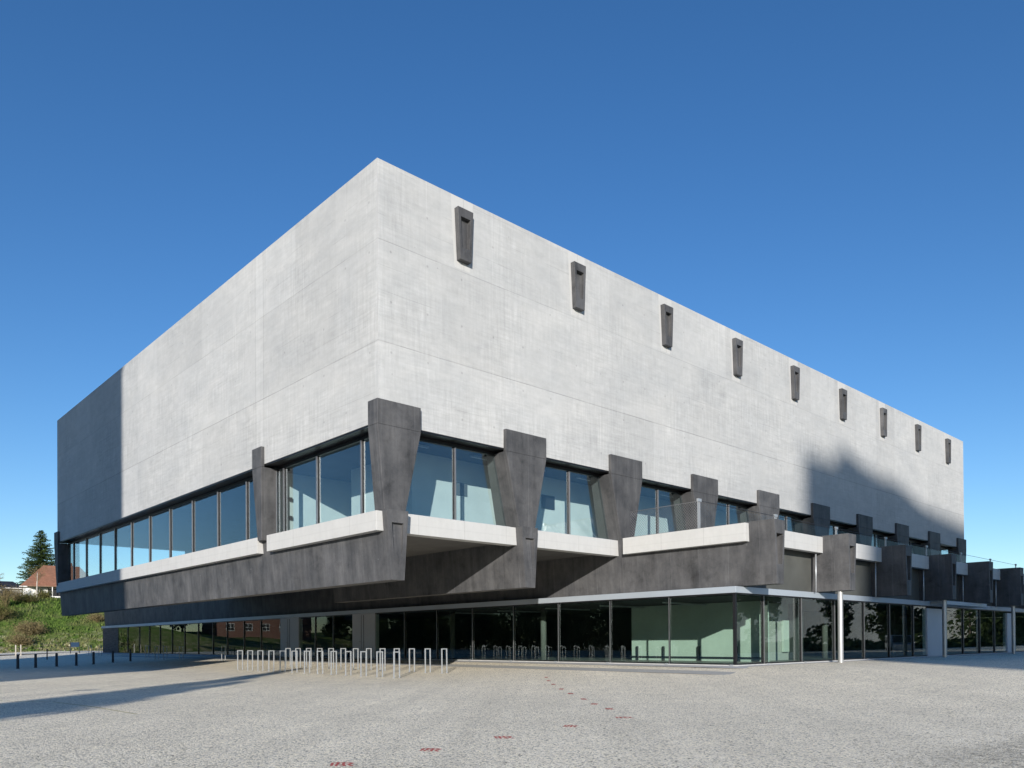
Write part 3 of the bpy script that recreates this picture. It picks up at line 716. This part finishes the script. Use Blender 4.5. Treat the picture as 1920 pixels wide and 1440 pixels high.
# small blue panel on legs + thin posts at the foot of the bank
o = empty('notice_panel', (11.0, 82, gz(11, 82))); MB().box(-0.42, 0.42, -0.03, 0.03, 0.75, 1.3).build('panel', M['blue'], o)
for s_ in (-0.47, 0.47): MB().box(s_-0.04, s_+0.04, -0.04, 0.04, -0.1, 1.35).build('leg', M['bollard'], o)
tag(o, 'small dark blue panel on two legs before the grass bank', 'panel')
for i, (x, y, hh_) in enumerate(((5.3, 84, 1.3), (5.9, 84.5, 1.3), (14.7, 82, 1.5), (15.6, 83, 1.35), (18.8, 90, 2.0), (19.7, 92, 2.1))):
    o = empty('fence_post', (x, y, gz(x, y))); MB().box(-0.05, 0.05, -0.05, 0.05, -0.2, hh_).build('post', M['birch'] if i not in (2, 3) else M['bollard'], o)
    MB().box(-0.06, 0.06, -0.06, 0.06, hh_+0.001, hh_+0.04).build('cap', M['wood'], o)
    tag(o, f'thin post at the foot of the grass bank, {NUM[i]} from the left', 'post', 'thin posts along the foot of the bank')

# ------------------------------------------------------------------ grass bank and what stands on it
def bank_z(x, y):
    f = y + 0.32*x                                   # foot line
    t = (f-112)/34.0; t = max(0.0, min(1.0, t)); s_ = t*t*(3-2*t)*0.55+t*0.45
    top = 10.1 if x > 2 else (4.0 if x < -26 else 4.0+(x+26)/28*6.1)
    n_ = noise.noise(Vector((x*0.09, y*0.09, 0)))*0.7 + noise.noise(Vector((x*0.35, y*0.35, 3)))*0.22
    return -0.5 + top*s_ + n_*min(1, t*6) + (0.0 if t > 0 else -0.2)
m = MB(); nx, ny = 150, 90; ids = {}
for i in range(nx+1):
    for j in range(ny+1):
        x = -110 + 190*i/nx; y = 88 + 150*(j/ny)**1.15; ids[i, j] = len(m.v); m.v.append((x, y, bank_z(x, y)))
for i in range(nx):
    for j in range(ny): m.f.append((ids[i, j], ids[i+1, j], ids[i+1, j+1], ids[i, j+1]))
tag(m.build('hill', M['grass'], smooth=True), kind='structure')
# pale path between yard and bank
tag(ribbon('path', [(-60, 101), (-20, 100), (0, 97.5), (14, 93), (30, 88), (50, 82)], 11, M['path'], 0.03), kind='structure')
# grass tufts
m = MB(); rnd = random.Random(3)
for _ in range(16000):
    x = rnd.uniform(-6, 40); y = rnd.uniform(100, 146); z = bank_z(x, y)
    if z < -0.45: continue
    h_ = rnd.uniform(0.15, 0.5); a = rnd.uniform(0, 6.28); w_ = rnd.uniform(0.06, 0.22)
    dx, dy = math.cos(a)*w_, math.sin(a)*w_; lx, ly = rnd.uniform(-.25, .25), rnd.uniform(-.25, .25)
    m.add([(x-dx, y-dy, z-0.03), (x+dx, y+dy, z-0.03), (x+lx, y+ly, z+h_)], [(0, 1, 2)])
tag(m.build('grass_tufts', M['grass']), 'rough green and straw grass tufts covering the bank', 'grass', kind='stuff')

def leaves(m, c, r, n, size, rnd, flat=1.0, hollow=0.35):
    for _ in range(n):
        d = Vector((rnd.gauss(0, 1), rnd.gauss(0, 1), rnd.gauss(0, 1))).normalized()*(hollow+(1-hollow)*rnd.random()**0.5)
        p = Vector(c)+Vector((d.x*r, d.y*r, d.z*r*flat)); a = Vector((rnd.gauss(0, 1), rnd.gauss(0, 1), rnd.gauss(0, 1))).normalized()
        b = a.orthogonal().normalized()*size*rnd.uniform(.5, 1.2); q = a.cross(b).normalized()*size*rnd.uniform(.3, .7)
        m.add([p-b, p-q, p+b, p+q], [(0, 1, 2, 3)])

def spruce(x, y, z, H, Rb, label, seed, density=1.0):
    rnd = random.Random(seed); t = empty('spruce_tree', (x, y, z))
    m = MB(); m.tube((0, 0, -0.5), (0, 0, H*0.97), 0.28*H/13, 0.03, n=10); m.build('trunk', M['bark'], t)
    m = MB(); k = 0; zz = H*0.10
    while zz < H*0.985:
        fr = 1-(zz/H); rad = Rb*(fr**0.72)*(1+0.10*math.sin(k*1.7)); nb = max(5, int(11*(0.4+fr)*density))
        for b in range(nb):
            a = 6.283*b/nb + rnd.uniform(-.35, .35) + k; ln = rad*rnd.uniform(0.62, 1.12)
            up = 0.25-0.5*fr; n_ = max(6, int(ln/0.13*density)); p = Vector((0, 0, zz+rnd.uniform(-.15, .15)))
            for s_ in range(n_):
                u = (s_+rnd.random())/n_
                q = Vector((math.cos(a)*ln*u, math.sin(a)*ln*u, p.z + ln*(up*u-0.28*u*u+0.20*u**4)))
                # drooping sprays left and right of the branch
                for _ in range(3):
                    sp_ = (1-u*0.75)*0.55*(0.5+fr); off = Vector((-math.sin(a), math.cos(a), 0))*rnd.uniform(-sp_, sp_)
                    c = q+off+Vector((0, 0, -abs(rnd.gauss(0, .16))))
                    d = (Vector((math.cos(a), math.sin(a), -0.5))+off*0.9+Vector((rnd.gauss(0, .3), rnd.gauss(0, .3), rnd.gauss(0, .3)))).normalized()
                    l_ = rnd.uniform(.16, .36); w_ = d.orthogonal().normalized()*rnd.uniform(.05, .10)
                    m.add([c-w_, c+w_, c+d*l_], [(0, 1, 2)])
        zz += 0.34+0.10*fr; k += 1
    m.build('crown', M['spruce'], t)
    return tag(t, label, 'tree')
spruce(25.2, 166, 9.4, 15.9, 6.3, 'tall dark green spruce behind the tiled roof at the left', 5, 1.35)
spruce(29.6, 169, 9.3, 13.6, 4.6, 'lower dark spruce half hidden by the hall corner', 6)

def shrub(x, y, r, h_, label, seed, mat, n=2600, leaf=0.10, name='shrub'):
    rnd = random.Random(seed); z = bank_z(x, y); t = empty(name, (x, y, z))
    m = MB()
    tips = []
    for _ in range(70):
        a = rnd.uniform(0, 6.283); rr_ = r*rnd.uniform(.2, 1.0); hz_ = h_*rnd.uniform(.45, 1.05)*(1-0.45*(rr_/r)**2)
        tip = Vector((math.cos(a)*rr_, math.sin(a)*rr_, hz_)); midp = Vector((tip.x*.35, tip.y*.35, hz_*.6))
        m.tube((tip.x*.08, tip.y*.08, -0.2), midp, 0.035, 0.025, n=4, cap=False); m.tube(midp, tip, 0.025, 0.01, n=4, cap=False)
        for _ in range(4):
            b = midp.lerp(tip, rnd.random()); e = b+Vector((rnd.gauss(0, .4), rnd.gauss(0, .4), abs(rnd.gauss(0.3, .3))))
            m.tube(b, e, 0.014, 0.006, n=3, cap=False); tips.append(e)
        tips.append(tip)
    m.build('branches', M['twig'], t)
    m = MB()
    for _ in range(n):
        c = rnd.choice(tips)+Vector((rnd.gauss(0, .28), rnd.gauss(0, .28), rnd.gauss(-.1, .3)))
        a = Vector((rnd.gauss(0, 1), rnd.gauss(0, 1), rnd.gauss(0, 1))).normalized(); b = a.orthogonal().normalized()*leaf*rnd.uniform(.5, 1.2); q = a.cross(b)*0.5/ max(leaf, .01)*leaf
        m.add([c-b, c-q.normalized()*leaf*.5, c+b, c+q.normalized()*leaf*.5], [(0, 1, 2, 3)])
    m.build('foliage', mat, t)
    return tag(t, label, 'shrub')
shrub(13.0, 133, 3.0, 3.6, 'tall bare brown shrub at the left edge below the house', 21, M['twig'], 1500, .07)
shrub(15.5, 138, 2.2, 2.4, 'grey brown leafless shrub beside the white house front', 22, M['twig'], 1300, .06)
shrub(11.0, 126, 2.6, 2.6, 'olive coloured shrub at the left edge of the bank', 23, M['bush'], 3000, .10)
shrub(13.8, 119.5, 2.7, 1.9, 'straw coloured round bush low on the bank', 24, M['twig'], 3600, .11)
shrub(11.6, 114.5, 1.9, 1.5, 'small straw coloured bush nearest the foot of the bank', 25, M['twig'], 2200, .10)
shrub(17.0, 136, 2.0, 1.1, 'dark low hedge plant under the house terrace', 26, M['bush'], 2200, .10)
shrub(20.3, 141, 1.6, 0.8, 'low dark shrub in front of the white wall', 27, M['bush'], 1800, .10)
shrub(9.0, 139, 3.2, 4.4, 'large bare thicket at the picture edge above the bank', 28, M['twig'], 1600, .07)
shrub(24.0, 122, 1.5, 1.2, 'pale dry bush close to the hall on the bank', 29, M['twig'], 1300, .09)

def leafless_tree(x, y, H, label, seed, mat='birch', name='birch_tree'):
    rnd = random.Random(seed); z = bank_z(x, y); t = empty(name, (x, y, z)); m = MB(); m.tube((0, 0, -.3), (0.15, 0, H*.72), .10, .05, n=8); m.build('trunk', M[mat], t)
    m = MB()
    def br(p, d, l_, r_, dep):
        q = p+d*l_; m.tube(p, q, r_, r_*.6, n=4, cap=False)
        if dep:
            for _ in range(3): br(p.lerp(q, rnd.uniform(.5, 1)), (d+Vector((rnd.gauss(0, .45), rnd.gauss(0, .45), rnd.gauss(.1, .3)))).normalized(), l_*.68, r_*.6, dep-1)
    for i in range(9): br(Vector((0.1, 0, H*(.38+.04*i))), Vector((rnd.gauss(0, .6), rnd.gauss(0, .6), .9)).normalized(), H*.17, .035, 3)
    m.build('crown', M['twig'], t); return tag(t, label, 'tree')
leafless_tree(19.0, 140, 6.8, 'slim leafless birch with a white trunk before the tiled roof', 31)
leafless_tree(13.2, 143, 5.0, 'bare young tree left of the house among the shrubs', 32)

def house(name, x, y, z, w_, d_, hw, hr, rz, wallm, roofm, label, wins, overhang=0.5, cat='house', chimney=True, hip=0.25):
    t = empty(name, (x, y, z), rz)
    MB().box(-w_/2, w_/2, -d_/2, d_/2, -3, hw).build('wall', wallm, t)
    o_ = overhang; m = MB()
    a = [(-w_/2-o_, -d_/2-o_, hw-.15), (w_/2+o_, -d_/2-o_, hw-.15), (w_/2+o_, d_/2+o_, hw-.15), (-w_/2-o_, d_/2+o_, hw-.15), (-w_/2+hip*w_, 0, hw+hr), (w_/2-hip*w_, 0, hw+hr)]
    m.add(a, [(0, 1, 5, 4), (1, 2, 5), (2, 3, 4, 5), (3, 0, 4), (3, 2, 1, 0)]); rf = m.build('roof', roofm, t)
    MB().box(-w_/2-o_-.06, w_/2+o_+.06, -d_/2-o_-.12, -d_/2-o_-.01, hw-.26, hw-.10).build('gutter', M['white'], rf)
    if chimney: MB().box(w_*.1, w_*.1+.6, 0.2, .8, hw+hr*.5, hw+hr+.7).build('chimney', M['brick'], rf)
    for (u, zz, ww, hh_) in wins:
        f = MB(); Y = -d_/2-.03
        f.box(u-ww/2-.08, u+ww/2+.08, Y-.03, Y+.01, zz-.08, zz).box(u-ww/2-.08, u+ww/2+.08, Y-.03, Y+.01, zz+hh_, zz+hh_+.08)
        f.box(u-ww/2-.08, u-ww/2, Y-.03, Y+.01, zz, zz+hh_).box(u+ww/2, u+ww/2+.08, Y-.03, Y+.01, zz, zz+hh_).box(u-.035, u+.035, Y-.03, Y+.01, zz, zz+hh_).box(u-ww/2, u+ww/2, Y-.029, Y+.009, zz+hh_*.5-.03, zz+hh_*.5+.03)
        fo = f.build('window', M['white'], t); MB().box(u-ww/2, u+ww/2, Y+.012, Y+.025, zz, zz+hh_).build('pane', M['frame'], fo)
    return tag(t, label, cat)
hs = house('detached_house', 25.8, 152, 9.6, 12.5, 9, 2.55, 4.3, R(-14), M['white'], M['tiles'], 'white house with a red brown tiled roof beside the hall corner', [(-3.6, .5, 1.1, 1.4), (-0.8, 0.5, 1.1, 1.4)])
# open porch of that house: posts, rail, black panel painted for the shade of the opening
MB().box(-2.2, 3.6, -4.62, -4.535, 0.1, 2.1).build('porch_shade_panel', M['frame'], hs)
MB().box(-4.2, 5.6, -6.1, -6.0, 0.1, 0.55).build('terrace_wall', M['white'], hs)
for q in (-3.9, -1.4, 1.2, 3.4, 5.4): MB().box(q-.07, q+.07, -6.08, -5.95, 0.0, 2.35).build('porch_post', M['white'], hs)
MB().box(-5.5, 5.9, -6.2, -4.5, 2.33, 2.43).build('porch_roof', M['wood'], hs)
house('detached_house', 9.5, 156, 9.3, 10, 9, 2.2, 4.4, R(8), M['white'], M['tiles'], 'red tiled house roof at the left picture edge behind shrubs', [(2.6, .5, 1.0, 1.3)])
house('garden_shed', 17.6, 159, 9.6, 5.0, 4, 2.6, 1.3, R(-5), M['far'], M['bollard'], 'low grey building with a dark roof between the two tiled houses', [(0.2, 1.0, 1.0, .9)], cat='outbuilding', chimney=False)

# ------------------------------------------------------------------ the surroundings behind the camera: seen mirrored in the glass and as long shadows, some added for their shade
house('brick_house', -42, 152, 2.6, 22, 10, 6.0, 3.5, R(4), M['brick'], M['tiles'], 'red brick house with white windows mirrored in the ground floor glass', [(-8+4*i, 1.2, 1.6, 1.5) for i in range(5)] + [(-8+4*i, 3.9, 1.6, 1.4) for i in range(5)])
def at(wv, a): return (-0.70711*wv+0.70711*a, 0.70711*wv+0.70711*a)
def block(name, w0, w1, a, depth, H, label, mat, floors):
    c = at((w0+w1)/2, a-depth/2); t = empty(name, (c[0], c[1], gz(*c)), R(45)); hw_ = abs(w1-w0)/2
    MB().box(-depth/2, depth/2, -hw_, hw_, -1, H).build('wall', mat, t); MB().box(-depth/2-.3, depth/2+.3, -hw_-.3, hw_+.3, H+.002, H+.5).build('roof', M['far'], t)
    fh = (H-2)/floors
    for i in range(floors):
        MB().box(depth/2+.003, depth/2+.03, -hw_+1.2, hw_-1.2, 1.6+i*fh, 3.1+i*fh).build('window', M['frame'], t)
    return tag(t, label, 'building')
block('shadow_wing', 15.9, 18.95, -50, 12, 19.5, 'unseen lower wing added beside the tall block to widen its ground shadow', M['far'], 5)  # unseen wing, added to stretch the shadow over the left yard
block('shading_block', 19.0, 47.5, -50, 12, 38, 'tall apartment block left of the camera that shades the left yard', M['far'], 10)
prof = [(29.3, 68.37), (30.5, 68.49), (32.8, 68.9), (34.5, 70.3), (37, 70.15), (40, 70.29), (42.3, 70.7), (44, 70.7), (45.8, 70.52), (47.7, 70.46), (54, 71.09), (56.6, 71.36), (66, 71.44)]  # invented block: roofline shaped to throw the shadow outline on the right wall
bl = empty('shading_block', at(-33.5, -206) + (gz(*at(-33.5, -206)),), R(45)); m = MB()
pl = [(5.99, -0.70711*x+33.5, z) for x, z in prof]; m.prism(pl + [(5.99, pl[-1][1], -1), (5.99, pl[0][1], -1)], (-12, 0, 0)); m.build('wall', M['far'], bl)
for i in range(17): MB().box(5.995, 6.02, -12.5, 11.5, 2+i*3.4, 3.5+i*3.4).build('window', M['frame'], bl)
tag(bl, 'unseen tall block added behind the camera, roofline shaped to shade the right wing', 'building')
def broad_tree(x, y, H, r, label, seed, n=2600, mat='darktree', z0=None, leaf=0.22, lo=.42):
    rnd = random.Random(seed); t = empty('broadleaf_tree', (x, y, gz(x, y) if z0 is None else z0)); m = MB(); m.tube((0, 0, -.3), (0, 0, H*.6), .28, .12, n=8)
    cs = []
    for i in range(16):
        a = rnd.uniform(0, 6.28); rr_ = r*rnd.uniform(.1, .75); c = Vector((math.cos(a)*rr_, math.sin(a)*rr_, H*rnd.uniform(lo, .86))); cs.append(c)
        m.tube((0, 0, H*rnd.uniform(.25, .5)), c, .09, .03, n=5, cap=False)
    m.build('trunk', M['bark'], t); m = MB()
    for c in cs: leaves(m, c, r*rnd.uniform(.28, .45), n//16, leaf, rnd, .8)
    m.build('crown', M[mat], t); return tag(t, label, 'tree')
# slender poplar and lamp whose shadows cross the yard at the left
for j_, (wv, hh_, ww, lab) in enumerate(((7.2, 15.6, 1.7, 'slender poplar left of the camera throwing a long soft shadow'), (5.9, 12.6, 1.9, 'shorter bushier poplar added beside the slender one to broaden its shadow'))):  # second poplar is unseen, added to broaden the shadow streak
    x, y = at(wv, -52); rnd = random.Random(9+j_); st_ = hh_/34
    t = empty('poplar_tree', (x, y, gz(x, y))); MB().tube((0, 0, -.3), (0, 0, hh_*.9), .22, .08, n=8).build('trunk', M['bark'], t); m = MB()
    for i in range(34): leaves(m, (rnd.gauss(0, .2), rnd.gauss(0, .2), 1.5+i*st_), ww*(1-(i/34)**1.6)+.2, 130, .26, rnd, 1.0, .1)
    m.build('crown', M['darktree'], t); tag(t, lab, 'tree')
x, y = at(9.2, -20); t = empty('street_lamp', (x, y, gz(x, y))); MB().tube((0, 0, -.2), (0, 0, 4.6), .06, .035, n=12).build('pole', M['galv'], t); MB().box(-.12, .5, -.1, .1, 4.6, 4.7).build('lamp_head', M['galv'], t)
tag(t, 'thin street lamp left of the camera', 'street lamp')
for i, (x, y) in enumerate(((-63, 152), (-70, 146), (-60, 139), (-27, 158), (-20, 164))): broad_tree(x, y, 11, 5, 'dark tree beside the brick house mirrored in the glass, ' + NUM[i] + ' of its group', 160+i, 3200, z0=bank_z(x, y), leaf=.36, lo=.12)
tl = [(-30, 24, 9, 3.8), (-38, 32, 12, 4.6), (-46, 40, 11, 4.4), (-52, 50, 13, 5.0), (-50, 61, 12, 4.6), (-55, 70, 13, 5.0), (-48, 82, 12, 4.6), (-44, 30, 13, 5.0), (-60, 58, 14, 5.4), (-62, 42, 14, 5.5), (-36, 22, 10, 4.2), (-50, 95, 13, 5.2), (-55, 107, 14, 5.4), (-50, 118, 13, 5.2)]
for i, (x, y, H, r) in enumerate(tl):
    broad_tree(x, y, H, r, 'dark broadleaf tree mirrored in the long glass front, ' + NUM[i] + ' of the row', 120+i, 4200, leaf=.36, lo=.12)
def hedge(p, q, h_, w_, n, label, seed):
    rnd = random.Random(seed); p = Vector(p); q = Vector(q); t = empty('hedge', (p.x, p.y, gz(p.x, p.y))); m = MB()
    for _ in range(n):
        u = rnd.random(); c = (q-p)*u; z_ = h_*rnd.random()**.8*(0.8+0.25*math.sin(u*37)+0.15*math.sin(u*91)); c = Vector((c.x+rnd.gauss(0, w_), c.y+rnd.gauss(0, w_), z_))
        a = Vector((rnd.gauss(0, 1), rnd.gauss(0, 1), rnd.gauss(0, 1))).normalized(); b = a.orthogonal().normalized()*rnd.uniform(.2, .5); d = a.cross(b).normalized()*rnd.uniform(.12, .3)
        m.add([c-b, c-d, c+b, c+d], [(0, 1, 2, 3)])
    m.build('foliage', M['darktree'], t); m = MB()
    m.box(-.1, .1, -.1, .1, -.3, h_*.6); m.build('stem', M['bark'], t); return tag(t, label, 'hedge')
hedge((-26, 16), (-52, 40), 5.5, 1.0, 9000, 'tall dark hedge left of the yard mirrored in the long glass front', 201)
hedge((-52, 40), (-60, 128), 7.5, 1.4, 19000, 'tall dark hedge behind the yard trees at the far left', 202)
hedge((98, -24), (200, -30), 8.0, 1.5, 15000, 'tall dark hedge far to the right mirrored in the last glass bays', 204)
hedge((38, -24), (98, -22), 1.3, .6, 6000, 'low dark hedge mirrored in the right hand glass', 203)
# mirrored in the right-hand glass
house('white_building', 104, -44, -0.4, 34, 14, 9.5, 0.6, R(62), M['white'], M['far'], 'white flat roofed building mirrored in the right hand glass', [(-14+4.6*i, 1.2, 2.6, 1.6) for i in range(7)] + [(-14+4.6*i, 4.2, 2.6, 1.6) for i in range(7)], cat='building', chimney=False, hip=0.02)
for i, (x, y, H, r) in enumerate(((66, -27, 9, 3.6), (74, -24, 8, 3.2), (60, -33, 10, 3.8), (52, -34, 9, 3.6), (86, -27, 9, 3.4), (46, -30, 8, 3))):
    broad_tree(x, y, H, r, f'dark broadleaf tree mirrored in the right hand glass, {NUM[i]} of six', 80+i, 3200, leaf=.28, lo=.2)
def van(x, y, rz, label):
    t = empty('parked_van', (x, y, gz(x, y)), rz)
    prof = [(-2.2, .35), (2.2, .35), (2.25, .95), (1.35, 1.1), (.75, 1.75), (-2.1, 1.8), (-2.25, .9)]
    m = MB(); m.prism([(a, -.88, b) for a, b in prof], (0, 1.76, 0)); m.build('body', M['carpaint'], t, bevel=0.06)
    for s_ in (-.885, .885):
        m = MB(); m.prism([(.95, s_, 1.08), (.66, s_, 1.6), (-1.9, s_, 1.62), (-1.95, s_, 1.08)], (0, .01 if s_ > 0 else -.01, 0)); m.build('side_window', M['frame'], t)
        MB().box(-2.262, -2.20, s_*.75-.12, s_*.75+.12, .95, 1.2).build('tail_light', M['red'], t)
        for xx in (-1.4, 1.4):
            wh = MB().tube((xx, s_-.1, .33), (xx, s_+.1, .33), .33, n=20).build('wheel', M['black'], t); MB().tube((xx, s_-.11, .33), (xx, s_+.11, .33), .19, n=14).build('rim', M['galv'], wh)
    m = MB(); m.add([(1.34, -.78, 1.14), (1.34, .78, 1.14), (.82, .72, 1.72), (.82, -.72, 1.72)], [(0, 1, 2, 3)]); 
    for i_ in range(4): m.v[i_] = (m.v[i_][0]+.03, m.v[i_][1], m.v[i_][2])
    m.build('windscreen', M['frame'], t)
    MB().box(-2.29, -2.255, -.7, .7, 1.05, 1.6).build('rear_window', M['frame'], t)
    return tag(t, label, 'van')
van(60, -18.2, R(150), 'silver people carrier parked and mirrored in the right hand glass')
